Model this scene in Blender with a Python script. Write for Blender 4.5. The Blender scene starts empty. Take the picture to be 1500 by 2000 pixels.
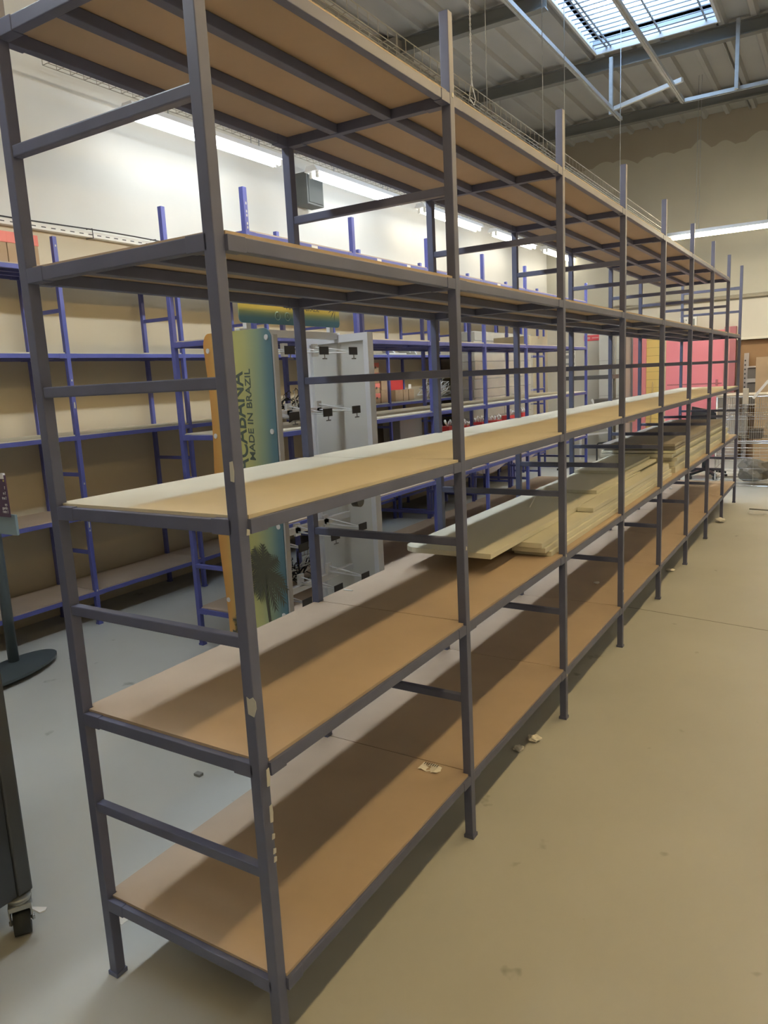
import bpy, bmesh, math, random
from mathutils import Vector, Matrix
random.seed(7)
S = bpy.context.scene
COL = S.collection

# ------------------------------------------------------------------ camera
cam_d = bpy.data.cameras.new('camera'); cam = bpy.data.objects.new('camera', cam_d); COL.objects.link(cam)
cam_d.sensor_fit = 'HORIZONTAL'; cam_d.sensor_width = 36.0
cam_d.lens = 36.0 * 1443.1 / 1500.0
cam_d.clip_start = 0.02; cam_d.clip_end = 100
R = Matrix(((0.85018171, 0.52419014, -0.04915041),
            (0.05120032, -0.17523036, -0.98319522),
            (-0.52399389, 0.83337808, -0.17581634)))
m = Matrix((R[0], -R[1], -R[2])).transposed().to_4x4()
m.translation = Vector((1.0241, -1.0873, 1.5627))
cam.matrix_world = m
S.camera = cam

# ------------------------------------------------------------------ view, world
S.view_settings.view_transform = 'Standard'
try: S.view_settings.look = 'None'
except Exception: pass
S.view_settings.gamma = 1.0
S.view_settings.use_curve_mapping = False
S.view_settings.exposure = 0.82
W = bpy.data.worlds.new('sky'); S.world = W; W.use_nodes = True
W.node_tree.nodes['Background'].inputs[0].default_value = (0.55, 0.75, 1.0, 1)
W.node_tree.nodes['Background'].inputs[1].default_value = 4.5

L_COOL, L_MID, L_WARM, L_FILL = 8.0, 28.0, 26.0, 7.5      # tube strengths: wall row, aisle row, right-hand row, added fill row

# ------------------------------------------------------------------ materials
MATS = {}
def mat(name, col, rough=0.6, metal=0.0, spec=0.5, var=0.0, scale=6.0, emis=None, es=0.0, bump=0.0, trans=0.0, alpha=1.0, col2=None):
    if name in MATS: return MATS[name]
    M = bpy.data.materials.new(name); M.use_nodes = True
    nt = M.node_tree; b = nt.nodes['Principled BSDF']
    b.inputs['Base Color'].default_value = (*col, 1); b.inputs['Roughness'].default_value = rough
    b.inputs['Metallic'].default_value = metal; b.inputs['Specular IOR Level'].default_value = spec
    if trans: b.inputs['Transmission Weight'].default_value = trans
    if alpha < 1: b.inputs['Alpha'].default_value = alpha
    if emis:
        b.inputs['Emission Color'].default_value = (*emis, 1); b.inputs['Emission Strength'].default_value = es
    if var > 0 or col2 is not None:
        tc = nt.nodes.new('ShaderNodeTexCoord'); n = nt.nodes.new('ShaderNodeTexNoise')
        n.inputs['Scale'].default_value = scale; n.inputs['Detail'].default_value = 5
        nt.links.new(tc.outputs['Object'], n.inputs['Vector'])
        r = nt.nodes.new('ShaderNodeValToRGB'); r.color_ramp.elements[0].position = .3; r.color_ramp.elements[1].position = .72
        a = col2 if col2 is not None else tuple(c*(1-var) for c in col)
        r.color_ramp.elements[0].color = (*a, 1)
        r.color_ramp.elements[1].color = (*(col if col2 is not None else tuple(min(1, c*(1+var)) for c in col)), 1)
        nt.links.new(n.outputs['Fac'], r.inputs['Fac']); nt.links.new(r.outputs['Color'], b.inputs['Base Color'])
        if bump:
            bp = nt.nodes.new('ShaderNodeBump'); bp.inputs['Strength'].default_value = bump; bp.inputs['Distance'].default_value = .01
            nt.links.new(n.outputs['Fac'], bp.inputs['Height']); nt.links.new(bp.outputs['Normal'], b.inputs['Normal'])
    MATS[name] = M; return M

NAVY  = mat('navy_paint', (0.115, 0.13, 0.22), .42, var=.10, scale=9)
BLUE  = mat('blue_paint', (0.095, 0.11, 0.36), .45, var=.08, scale=9)
BOARD = mat('hardboard', (0.46, 0.36, 0.265), .75, var=.08, scale=3)
BOARD2= mat('pale_hardboard', (0.60, 0.54, 0.40), .7, var=.06, scale=3)
CHIP  = mat('paint_chip', (0.55, 0.55, 0.52), .7)
WHITE = mat('white_metal', (0.80, 0.80, 0.80), .4)
PLAST = mat('white_plastic', (0.75, 0.75, 0.72), .5)
GALV  = mat('galvanised', (0.38, 0.40, 0.41), .45, metal=.5, var=.1, scale=20)
CHROME= mat('chrome_wire', (0.75, 0.75, 0.74), .25, metal=.9)
WIRE  = mat('zinc_wire', (0.42, 0.40, 0.34), .45, metal=.3)
BLACK = mat('black_metal', (0.025, 0.03, 0.035), .4)
BLACKP= mat('black_plastic', (0.03, 0.028, 0.03), .5)
GREYP = mat('grey_plastic', (0.28, 0.28, 0.27), .55)
CARD  = mat('cardboard', (0.42, 0.29, 0.17), .85, var=.08, scale=5)
REDL  = mat('salmon_card', (0.78, 0.22, 0.17), .6)
RED   = mat('red_card', (0.62, 0.05, 0.05), .55)
PAPER = mat('paper', (0.78, 0.76, 0.70), .8)
CREAM = mat('cream_laminate', (0.60, 0.57, 0.44), .5, var=.03, scale=2)
GREYL = mat('greige_laminate', (0.36, 0.33, 0.29), .6)
PINK  = mat('pink_panel', (0.78, 0.25, 0.31), .5, var=.03, scale=1)
MAUVE = mat('mauve_panel', (0.42, 0.15, 0.17), .5)
FILM  = mat('wrapped_carton', (0.42, 0.37, 0.26), .35, var=.25, scale=3.5, spec=.8)
CLEAR = mat('clear_film', (0.8, 0.8, 0.78), .2, alpha=.25)

# ------------------------------------------------------------------ mesh helpers
class MB:
    def __init__(s): s.bm = bmesh.new()
    def box(s, a, b, bev=0.0):
        x0,y0,z0 = [min(p,q) for p,q in zip(a,b)]; x1,y1,z1 = [max(p,q) for p,q in zip(a,b)]
        v = [s.bm.verts.new(p) for p in ((x0,y0,z0),(x1,y0,z0),(x1,y1,z0),(x0,y1,z0),(x0,y0,z1),(x1,y0,z1),(x1,y1,z1),(x0,y1,z1))]
        f = [s.bm.faces.new([v[i] for i in q]) for q in ((0,3,2,1),(4,5,6,7),(0,1,5,4),(1,2,6,5),(2,3,7,6),(3,0,4,7))]
        if bev > 0:
            e = list({e for q in f for e in q.edges})
            bmesh.ops.bevel(s.bm, geom=e, offset=bev, segments=2, affect='EDGES', profile=.6)
        return s
    def bar(s, p, q, w, h, up=(0,0,1)):
        p, q = Vector(p), Vector(q); d = (q-p).normalized(); up = Vector(up)
        if abs(d.dot(up)) > .95: up = Vector((0,1,0))
        a = d.cross(up).normalized()*w/2; b = a.cross(d).normalized()*h/2
        v = [s.bm.verts.new(c+i*a+j*b) for c in (p,q) for i,j in ((-1,-1),(1,-1),(1,1),(-1,1))]
        for f in ((3,2,1,0),(4,5,6,7),(0,1,5,4),(1,2,6,5),(2,3,7,6),(3,0,4,7)): s.bm.faces.new([v[i] for i in f])
        return s
    def tube(s, pts, r, n=8, cap=True):
        pts = [Vector(p) for p in pts]; rings = []
        rr = r if isinstance(r, (list,tuple)) else [r]*len(pts)
        prev = None
        for i,p in enumerate(pts):
            d = (pts[min(i+1,len(pts)-1)]-pts[max(i-1,0)]).normalized()
            if prev is None:
                up = Vector((0,0,1)) if abs(d.z) < .9 else Vector((1,0,0))
                a = d.cross(up).normalized()
            else:
                a = (prev - d*prev.dot(d)).normalized()
            prev = a; b = d.cross(a)
            rings.append([s.bm.verts.new(p+(a*math.cos(t)+b*math.sin(t))*rr[i]) for t in [2*math.pi*k/n for k in range(n)]])
        for u,w in zip(rings, rings[1:]):
            for k in range(n):
                f = s.bm.faces.new((u[k],u[(k+1)%n],w[(k+1)%n],w[k])); f.smooth = True
        if cap:
            s.bm.faces.new(rings[0][::-1]); s.bm.faces.new(rings[-1])
        return s
    def prism(s, poly, f0, f1):
        """poly: 2-D outline; f0/f1 map (a,b)->3-D for the two faces"""
        a = [s.bm.verts.new(f0(*p)) for p in poly]; b = [s.bm.verts.new(f1(*p)) for p in poly]
        s.bm.faces.new(a[::-1]); s.bm.faces.new(b); n = len(poly)
        for i in range(n): s.bm.faces.new((a[i],a[(i+1)%n],b[(i+1)%n],b[i]))
        return s
    def disc(s, c, axis, r, h, n=16):
        c = Vector(c); d = Vector(axis).normalized()*h/2
        return s.tube([c-d, c+d], r, n)
    def build(s, name, m, parent=None, bevel=0.0):
        bmesh.ops.recalc_face_normals(s.bm, faces=s.bm.faces)
        me = bpy.data.meshes.new(name); s.bm.to_mesh(me); s.bm.free(); me.materials.append(m)
        o = bpy.data.objects.new(name, me); COL.objects.link(o)
        if parent is not None: o.parent = parent
        if bevel:
            md = o.modifiers.new('bevel', 'BEVEL'); md.width = bevel; md.segments = 2; md.limit_method = 'ANGLE'
        return o
def thing(name, label, cat, loc=(0,0,0), group=None):
    o = bpy.data.objects.new(name, None); COL.objects.link(o); o.location = loc; o.empty_display_size = .1
    o['label'] = label; o['category'] = cat
    if group: o['group'] = group
    return o
def tag(o, label, cat, group=None, kind=None):
    o['label'] = label; o['category'] = cat
    if group: o['group'] = group
    if kind: o['kind'] = kind
    return o
def struct(name, mb, m, parent=None):
    o = mb.build(name, m, parent)
    if parent is None: o['kind'] = 'structure'
    return o
def bx(a, b, bev=0.0): return MB().box(a, b, bev)
def copy_of(o, parent, loc):
    c = o.copy(); COL.objects.link(c); c.parent = parent; c.location = loc; return c
def text_mesh(txt, size, m, name, parent, mw, depth=.0006, spacing=1.0, bold=0.0):
    cu = bpy.data.curves.new(name, 'FONT'); cu.body = txt; cu.size = size; cu.extrude = depth; cu.space_character = spacing; cu.offset = bold
    t = bpy.data.objects.new(name+'_c', cu); COL.objects.link(t)
    dg = bpy.context.evaluated_depsgraph_get(); me = bpy.data.meshes.new_from_object(t.evaluated_get(dg))
    bpy.data.objects.remove(t); me.materials.clear(); me.materials.append(m)
    me.transform(mw)
    o = bpy.data.objects.new(name, me); COL.objects.link(o); o.parent = parent
    return o

# ------------------------------------------------------------------ room shell
XL, XR, YN, YF, ZC = -3.75, 5.0, -4.5, 12.5, 5.4
def wall_mat(name, lo, hi, zsplit, soft=.004, top=None, ztop=9.0):
    M = bpy.data.materials.new(name); M.use_nodes = True; nt = M.node_tree; b = nt.nodes['Principled BSDF']
    b.inputs['Roughness'].default_value = .85
    tc = nt.nodes.new('ShaderNodeTexCoord'); sp = nt.nodes.new('ShaderNodeSeparateXYZ'); nt.links.new(tc.outputs['Object'], sp.inputs[0])
    def step(z, sock):
        mr = nt.nodes.new('ShaderNodeMapRange'); mr.inputs['From Min'].default_value = z-soft; mr.inputs['From Max'].default_value = z+soft
        nt.links.new(sock, mr.inputs['Value']); return mr.outputs['Result']
    n = nt.nodes.new('ShaderNodeTexNoise'); n.inputs['Scale'].default_value = 1.3; n.inputs['Detail'].default_value = 6
    nt.links.new(tc.outputs['Object'], n.inputs['Vector'])
    mx = nt.nodes.new('ShaderNodeMix'); mx.data_type = 'RGBA'
    nt.links.new(step(zsplit, sp.outputs['Z']), mx.inputs['Factor'])
    mx.inputs['A'].default_value = (*lo, 1); mx.inputs['B'].default_value = (*hi, 1)
    out = mx.outputs['Result']
    if top:
        # unpainted strip above a ragged brush line
        v = nt.nodes.new('ShaderNodeTexVoronoi'); v.inputs['Scale'].default_value = 3.2; nt.links.new(tc.outputs['Object'], v.inputs['Vector'])
        ad = nt.nodes.new('ShaderNodeMath'); ad.operation = 'MULTIPLY_ADD'; ad.inputs[1].default_value = .22
        nt.links.new(v.outputs['Distance'], ad.inputs[0]); nt.links.new(sp.outputs['Z'], ad.inputs[2])
        m2 = nt.nodes.new('ShaderNodeMix'); m2.data_type = 'RGBA'
        nt.links.new(step(ztop, ad.outputs[0]), m2.inputs['Factor'])
        nt.links.new(out, m2.inputs['A']); m2.inputs['B'].default_value = (*top, 1); out = m2.outputs['Result']
    m3 = nt.nodes.new('ShaderNodeMix'); m3.data_type = 'RGBA'; m3.blend_type = 'MULTIPLY'; m3.inputs['Factor'].default_value = .18
    cr = nt.nodes.new('ShaderNodeValToRGB'); cr.color_ramp.elements[0].color = (.72,.70,.66,1); cr.color_ramp.elements[1].color = (1,1,1,1)
    cr.color_ramp.elements[0].position = .35; cr.color_ramp.elements[1].position = .6
    nt.links.new(n.outputs['Fac'], cr.inputs['Fac']); nt.links.new(out, m3.inputs['A']); nt.links.new(cr.outputs['Color'], m3.inputs['B'])
    nt.links.new(m3.outputs['Result'], b.inputs['Base Color'])
    return M
WLEFT = wall_mat('painted_wall', (.60, .53, .39), (.72, .71, .66), 2.69)
WFAR = wall_mat('far_wall_paint', (.60, .57, .50), (.47, .45, .38), 2.55, top=(.34,.30,.24), ztop=5.13)  # upper tone darkened in the colour to offset warm uplight from the tubes

# floor: sealed grey concrete with joints, scuffs and specks
FL = bpy.data.materials.new('concrete_floor'); FL.use_nodes = True; nt = FL.node_tree; b = nt.nodes['Principled BSDF']
tc = nt.nodes.new('ShaderNodeTexCoord')
n1 = nt.nodes.new('ShaderNodeTexNoise'); n1.inputs['Scale'].default_value = .9; n1.inputs['Detail'].default_value = 8
n2 = nt.nodes.new('ShaderNodeTexNoise'); n2.inputs['Scale'].default_value = 7; n2.inputs['Detail'].default_value = 3
r1 = nt.nodes.new('ShaderNodeValToRGB'); r1.color_ramp.elements[0].position = .3; r1.color_ramp.elements[1].position = .7
r1.color_ramp.elements[0].color = (.45,.46,.435,1); r1.color_ramp.elements[1].color = (.53,.54,.51,1)
r2 = nt.nodes.new('ShaderNodeValToRGB'); r2.color_ramp.elements[0].position = .24; r2.color_ramp.elements[1].position = .31
r2.color_ramp.elements[0].color = (.62,.62,.60,1); r2.color_ramp.elements[1].color = (1,1,1,1)
mx = nt.nodes.new('ShaderNodeMix'); mx.data_type = 'RGBA'; mx.blend_type = 'MULTIPLY'; mx.inputs['Factor'].default_value = 1
for n in (n1, n2): nt.links.new(tc.outputs['Object'], n.inputs['Vector'])
nt.links.new(n1.outputs['Fac'], r1.inputs['Fac']); nt.links.new(n2.outputs['Fac'], r2.inputs['Fac'])
nt.links.new(r1.outputs['Color'], mx.inputs['A']); nt.links.new(r2.outputs['Color'], mx.inputs['B'])
nt.links.new(mx.outputs['Result'], b.inputs['Base Color']); b.inputs['Roughness'].default_value = .55
b.inputs['Specular IOR Level'].default_value = .3

struct('floor', bx((XL-.2, YN-.2, -.2), (XR+.2, YF+.2, 0)), FL)
JOINT = mat('floor_joint', (.27,.265,.24), .9)
struct('trim_1', MB().bar((-.2, 3.75, .0005), (4.9, 2.9, .0005), .006, .001), JOINT)
struct('wall_left', bx((XL-.2, YN, 0), (XL, YF, ZC+.2)), WLEFT)
struct('wall_far', bx((XL-.2, YF, 0), (XR+.2, YF+.2, ZC+.2)), WFAR)
struct('wall_right', bx((XR, YN, 0), (XR+.2, YF, ZC+.2)), WFAR)
struct('wall_near', bx((XL-.2, YN-.2, 0), (XR+.2, YN, ZC+.2)), WFAR)

# ceiling: profiled steel deck with a roof-light opening
DECK = mat('steel_deck', (.37, .375, .37), .6, var=.05, scale=1.5)
SX0, SX1, SY0, SY1 = -1.81, -0.44, 5.6, 8.88
cl = MB()
def deck(x0, x1, y0, y1):
    p = .333; x = x0
    while x < x1-1e-4:
        xe = min(x+p, x1); w = xe-x
        prof = [(x, ZC), (x+w*.16, ZC), (x+w*.24, ZC+.05), (x+w*.92, ZC+.05), (xe, ZC)]
        for (a, za), (c, zc) in zip(prof, prof[1:]):
            v = [cl.bm.verts.new(q) for q in ((a,y0,za),(c,y0,zc),(c,y1,zc),(a,y1,za))]; cl.bm.faces.new(v)
        x = xe
deck(XL-.2, SX0, YN-.2, YF+.2); deck(SX1, XR+.2, YN-.2, YF+.2)
deck(SX0, SX1, YN-.2, SY0); deck(SX0, SX1, SY1, YF+.2)
cl.box((XL-.2, YN-.2, ZC+.12), (SX0, YF+.2, ZC+.2)); cl.box((SX1, YN-.2, ZC+.12), (XR+.2, YF+.2, ZC+.2))
cl.box((SX0, YN-.2, ZC+.12), (SX1, SY0, ZC+.2)); cl.box((SX0, SY1, ZC+.12), (SX1, YF+.2, ZC+.2))
struct('ceiling', cl, DECK)
PURL = mat('dark_steel', (.18,.185,.18), .55)
for k, y in enumerate((-2.5, .2, 2.5, 4.8, 7.05, 9.1, 11.4)):
    pb = MB()
    segs = [(XL, XR)] if not (SY0 < y < SY1) else [(XL, SX0), (SX1, XR)]
    for xa, xb in segs:
        pb.box((xa, y-.05, ZC-.16), (xb, y+.05, ZC-.145)).box((xa, y-.006, ZC-.145), (xb, y+.006, ZC-.01)).box((xa, y-.05, ZC-.01), (xb, y+.05, ZC+.0))
    struct('trim_%d' % (k+2), pb, PURL)
# concrete haunches along the head of the left wall
CONC = mat('bare_concrete', (.30,.285,.255), .9, var=.12, scale=3)
hb = MB()
for y in (4.6, 6.9, 9.2, 11.5):
    hb.prism([(0, ZC-.02), (.0, ZC-.75), (.08, ZC-.7), (.22, ZC-.3), (.22, ZC-.02)], lambda a, z, y=y: (XL+a, y, z), lambda a, z, y=y: (XL+a, y+.42, z))
hb.box((XL, 1.0, ZC-.42), (XL+.05, YF, ZC-.02))
struct('trim_9', hb, CONC)

# roof light: frame, frosted panes, burglar bars
sk = bpy.data.objects.new('window_1', None); COL.objects.link(sk); sk.location = ((SX0+SX1)/2, (SY0+SY1)/2, ZC); sk['kind'] = 'structure'
def sub(name, mb, m, par=sk):
    o = mb.build(name, m); o.parent = par; o.matrix_parent_inverse = Matrix.Translation(par.location).inverted(); return o
KERB = mat('white_kerb', (.6,.63,.66), .6)
sub('window_frame', MB().box((SX0-.03,SY0-.03,ZC-.02),(SX0,SY1+.03,ZC+.4)).box((SX1,SY0-.03,ZC-.02),(SX1+.03,SY1+.03,ZC+.4))
    .box((SX0,SY0-.03,ZC-.02),(SX1,SY0,ZC+.4)).box((SX0,SY1,ZC-.02),(SX1,SY1+.03,ZC+.4)), KERB)
PANE = bpy.data.materials.new('frosted_pane'); PANE.use_nodes = True; nt = PANE.node_tree
nt.nodes.remove(nt.nodes['Principled BSDF']); tl = nt.nodes.new('ShaderNodeBsdfTranslucent'); tl.inputs[0].default_value = (.9,.95,1,1)
tp = nt.nodes.new('ShaderNodeBsdfTransparent'); ms = nt.nodes.new('ShaderNodeMixShader'); ms.inputs[0].default_value = .45
nz = nt.nodes.new('ShaderNodeTexNoise'); nz.inputs['Scale'].default_value = 2.5
nt.links.new(nz.outputs['Fac'], ms.inputs[0]); nt.links.new(tl.outputs[0], ms.inputs[1]); nt.links.new(tp.outputs[0], ms.inputs[2])
nt.links.new(ms.outputs[0], nt.nodes['Material Output'].inputs[0])
sub('pane', bx((SX0, SY0, ZC+.38), (SX1, SY1, ZC+.385)), PANE)
gb = MB(); y = SY0+.1
while y < SY1:
    gb.tube([(SX0, y, ZC+.02), (SX1, y, ZC+.02)], .007, 6); y += .115
for x in (SX0+.12, SX0+.17, SX0+.75, SX1-.12): gb.tube([(x, SY0, ZC+.03), (x, SY1, ZC+.03)], .012, 6)
gb.bar((SX0, SY1-.16, ZC+.05), (SX1, SY1-.16, ZC+.05), .03, .05)
sub('window_grille', gb, mat('grille_steel', (.30,.34,.40), .5))

# ------------------------------------------------------------------ boltless shelving racks
PW = .029     # post section
def rack(name, label, x_front, depth, y0, nb, levels, ztop, pmat, bmats, seed, top_bays=None, x_dir=-1, rung_zs=None, nudge=0.0, group=None):
    t = thing(name, label, 'shelving rack', (x_front+x_dir*depth/2, y0, 0), group)
    xb = x_front + x_dir*depth; rnd = random.Random(seed); off = Vector(t.location)
    def put(o, loc): o.parent = t; o.location = Vector(loc)-off; return o
    cache = {}
    def inst(key, name, mk, m, loc):
        if key not in cache:
            o = mk().build(name, m); cache[key] = o
        else:
            o = cache[key].copy(); COL.objects.link(o)
        return put(o, loc)
    h = PW/2
    for j in range(nb+1):
        for x in (x_front, xb):
            inst('post', 'post', lambda: MB().box((-h,-h,.004),(h,h,ztop), .0025).box((-h-.003,-h-.003,0),(h+.003,h+.003,.012)), pmat, (x+(nudge if (j == 0 and x == x_front) else 0), y0+j, 0))
    lo, hi = min(x_front, xb), max(x_front, xb); D = hi-lo
    BH = .029
    for li, z in enumerate(levels):
        n = nb if (top_bays is None or li < len(levels)-1) else top_bays
        for j in range(nb+1):
            def mk():
                mb = MB().box((h, -.013, -BH-.006), (D-h, .013, -.006), .002)
                for a, c in ((h, h+.055), (D-h-.055, D-h)): mb.box((a-.001, -.0145, -BH-.008), (c, .0145, -.004), .0015)
                return mb
            inst('cb', 'cross_beam', mk, pmat, (lo, y0+j, z))
        for j in range(n):
            for x in (x_front, xb):
                inst('sb', 'side_beam', lambda: MB().box((-.012, h, -BH-.006), (.012, 1-h, -.007), .002).box((-.0135, h-.001, -BH-.008), (.0135, h+.05, -.0065), .001).box((-.0135, 1-h-.05, -BH-.008), (.0135, 1-h+.001, -.0065), .001), pmat, (x, y0+j, z))
            for k in (1, 2):
                inst('su', 'support_bar', lambda: MB().box((-.014, .014, -.034), (.014, .986, -.0075), .002), pmat, (lo+D*k/3, y0+j, z))
            bm_ = bmats[li]
            def mkb():
                q = h+.001; o = .005
                poly = [(q-.0,-.0),(D-q,0),(D-q,q),(D+o,q),(D+o,1-q),(D-q,1-q),(D-q,1.0),(q,1.0),(q,1-q),(-o,1-q),(-o,q),(q,q)]
                return MB().prism([(a, b*.996+.002) for a, b in poly], lambda a, b: (a, b, -.0065), lambda a, b: (a, b, .0015))
            o = inst('bd%d' % (li if bm_ is not bmats[0] else 0), 'shelf_board', mkb, bm_, (lo, y0+j, z))
    for z in rung_zs:
        for j in range(nb+1):
            inst('rg', 'rung', lambda: MB().box((h, -.0115, -.0125), (D-h, .0115, .0125), .003), pmat, (lo, y0+j, z))
    return t, put
LV = [.2398, .7720, 1.3053, 1.8378, 2.3689]
LVM = [.2398, .7720, 1.3053, 1.856, 2.3689]
RZ = [.506, 1.039, 1.572, 2.103]
main, put_main = rack('shelving_rack', 'tall dark navy shelving rack in the foreground with fibreboard shelves', 0.0, .5946, 0.0, 8, LVM, 2.5805, NAVY,
     [BOARD, BOARD, BOARD2, BOARD, BOARD], 1, top_bays=7, rung_zs=RZ, nudge=-.009)
rB, put_B = rack('shelving_rack', 'blue shelving rack standing in the middle, behind the green and yellow display stand', -1.69, .61, 2.01, 6, LV, 2.58, BLUE,
     [BOARD, BOARD, BOARD2, BOARD2, BOARD], 2, rung_zs=RZ)
rA, put_A = rack('shelving_rack', 'long blue shelving rack set against the beige left wall', -3.29, .40, 1.01, 10, LV, 2.556, BLUE,
     [BOARD, BOARD, BOARD2, BOARD2, BOARD], 3, rung_zs=RZ)
# chips, tape scraps on the foreground posts
def scrap(put, pts, z, x, y, face):
    """flat torn sticker on a post face ('x' faces +x, 'y' faces -y)"""
    if face == 'x': f0 = lambda a, b: (x+PW/2, y+a, z+b); f1 = lambda a, b: (x+PW/2+.0012, y+a, z+b)
    else: f0 = lambda a, b: (x+a, y-PW/2, z+b); f1 = lambda a, b: (x+a, y-PW/2-.0012, z+b)
    o = MB().prism(pts, f0, f1).build('tape_scrap', CHIP); put(o, (0,0,0)); return o
P1 = [(-.012,-.02),(.004,-.024),(.012,-.004),(.012,.012),(.004,.02),(-.006,.014),(-.013,.018)]
P2 = [(-.005,-.02),(.004,-.022),(.006,.0),(.004,.02),(-.004,.018)]
P3 = [(-.004,-.006),(.005,-.007),(.006,.004),(-.002,.007)]
for P_, z, x, y, f in ((P1,.905,0,0,'y'),(P2,1.40,0,0,'y'),(P2,.74,0,0,'x'),(P2,.655,0,0,'x'),(P3,.60,0,0,'x'),(P3,.565,0,0,'x'),(P3,.545,0,0,'x'),(P3,1.275,0,0,'x'),
                       (P3,1.02,0,1,'x'),(P3,2.36,0,1,'x'),(P3,.70,0,3,'x'),(P3,2.36,0,2,'x'),(P3,.765,0,2,'x'),(P3,.21,0,2,'x'),(P3,.33,0,3,'x')):
    scrap(put_main, P_, z, x, y, f)
put_main(MB().disc((0, .42, LVM[2]-.036), (1,0,0), .015, .020, 20).build('hook_clip', BLACK), (0,0,0))
for z in (2.44, 2.46, 2.40, 2.38, 2.34, 2.50): scrap(put_B, P3, z, -1.69, 2.01, 'x')
for z, P_ in ((1.66,P3),(1.50,P2),(.86,P3),(.98,P3),(.70,P2),(.66,P3),(.24,P3),(2.50,P3)): scrap(put_A, P_, z, -3.29, 2.01, 'x')
# paper strips on the front top beams of the middle rack
for y, w in ((2.56,.06),(3.28,.055),(3.68,.05),(4.3,.05),(5.3,.07)):
    o = MB().box((-1.677, y, 2.338), (-1.6762, y+w, 2.358)).build('label_strip', PAPER); put_B(o, (0,0,0))

# ------------------------------------------------------------------ fluorescent battens, baskets, hangers
def tube_mat(name, col, s):
    M = bpy.data.materials.new(name); M.use_nodes = True; b = M.node_tree.nodes['Principled BSDF']
    b.inputs['Base Color'].default_value = (.9,.9,.9,1); b.inputs['Emission Color'].default_value = (*col,1); b.inputs['Emission Strength'].default_value = s
    return M
T_COOL = tube_mat('tube_cool', (.90,.96,1.0), L_COOL)
T_NEUT = tube_mat('tube_neutral', (1.0,.94,.80), L_COOL)
T_MID  = tube_mat('tube_aisle', (.86,.94,1.0), L_MID)
T_WARM = tube_mat('tube_warm', (1.0,.72,.34), L_WARM)
T_FILL = tube_mat('tube_fill', (1.0,.86,.62), L_FILL)
T_FAR  = tube_mat('tube_far', (1.0,.88,.62), L_WARM*1.4)
lamp_cache = {}
def batten(c, L, tm, label, along='y', group='fluorescent battens', hang=0.08):
    t = thing('batten_lamp', label, 'lamp', c, group)
    key = (L, along, tm.name)
    hr = MB()
    for s_ in (-.45, .45):
        px_, py_ = (s_, 0) if along == 'x' else (0, s_)
        hr.tube([(px_, py_, .045), (px_, py_, .05+hang)], .004, 6)
    hr.build('hanger', GALV, t)
    if key not in lamp_cache:
        def mk(mb):
            if along == 'x': bmesh.ops.rotate(mb.bm, verts=mb.bm.verts, cent=(0,0,0), matrix=Matrix.Rotation(math.pi/2, 3, 'Z'))
            return mb
        H = L/2
        a = mk(MB().prism([(-.075,0),(.075,0),(.045,.05),(-.045,.05)], lambda u, z: (u, -H-.07, z), lambda u, z: (u, H+.07, z))).build('housing', WHITE, t)
        p = [a]
        for x in (-.035, .035):
            p.append(mk(MB().tube([(x,-H,-.028),(x,H,-.028)], .017, 10)).build('tube', tm, t))
            e = MB()
            for s_ in (-1, 1): e.box((x-.014, s_*(H+.003), -.05), (x+.014, s_*(H+.028), 0), .004)
            p.append(mk(e).build('lamp_holder', PLAST, t))
        lamp_cache[key] = p
    else:
        for o in lamp_cache[key]: copy_of(o, t, (0,0,0))
    return t
ORD = ['first','second','third','fourth','fifth','sixth','seventh']
for i in range(5):
    y = 2.79 + 2.09*i + .76
    batten((-3.3, y, 3.485+.012*i), 1.52, T_COOL if i < 2 else T_NEUT, '%s fluorescent batten from the near end along the left wall' % ORD[i])
for i in range(6):
    batten((-1.3, -.3 + 2.0*i, 3.28), 1.52, T_MID, '%s fluorescent batten from the near end above the middle aisle' % ORD[i])
for i in range(5):
    batten((1.15, -1.6 + 2.3*i, 3.45), 1.52, T_WARM, '%s warm fluorescent batten from the near end above the right aisle' % ORD[i], hang=ZC-3.50)
for i in range(5):
    batten((3.5, -2.6 + 2.9*i, 3.75), 1.52, T_FILL, '%s added fill batten from the near end, unseen by the right wall' % ORD[i], hang=ZC-3.80)  # row added out of view as fill, to lift shade under the shelves
batten((-.44, 10.5, 3.36), 1.5, T_FAR, 'long warm fluorescent batten set crosswise at the far end of the room', along='x', hang=ZC-3.41)
batten((1.3, 10.5, 3.36), 1.5, T_FAR, 'second crosswise warm batten at the far end, further right', along='x', hang=ZC-3.41)

def tray(x, y0, y1, z, w, hgt, label, step=.1):
    mb = MB(); r = .0028
    for dx, dz in ((-w/2,0),(0,0),(w/2,0),(-w/2,hgt),(w/2,hgt)):
        mb.tube([(x+dx, y0, z+dz), (x+dx, y1, z+dz)], r, 5)
    y = y0
    while y <= y1:
        mb.tube([(x-w/2, y, z+hgt), (x-w/2, y, z), (x+w/2, y, z), (x+w/2, y, z+hgt)], r, 5, False); y += step
    return tag(mb.build('wire_cable_tray', WIRE), label, 'cable tray')
tray(-3.3, 2.13, 12.2, 3.60, .1, .06, 'thin wire cable tray running above the lit battens by the left wall')
tray(-1.3, .8, 10.5, 3.415, .12, .07, 'wire cable basket showing just over the top of the navy rack')
cb = MB()
for k in range(4):
    z = 3.65+.012*k
    cb.tube([(-3.33+.02*k, 3.2+.25*j, z+.01*math.sin(j*1.3+k)) for j in range(34)], .006, 5)
tag(cb.build('cable_bundle', mat('grey_cable', (.5,.52,.52), .5)), 'bundle of grey cables lying in the tray above the left battens', 'cables')
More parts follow.
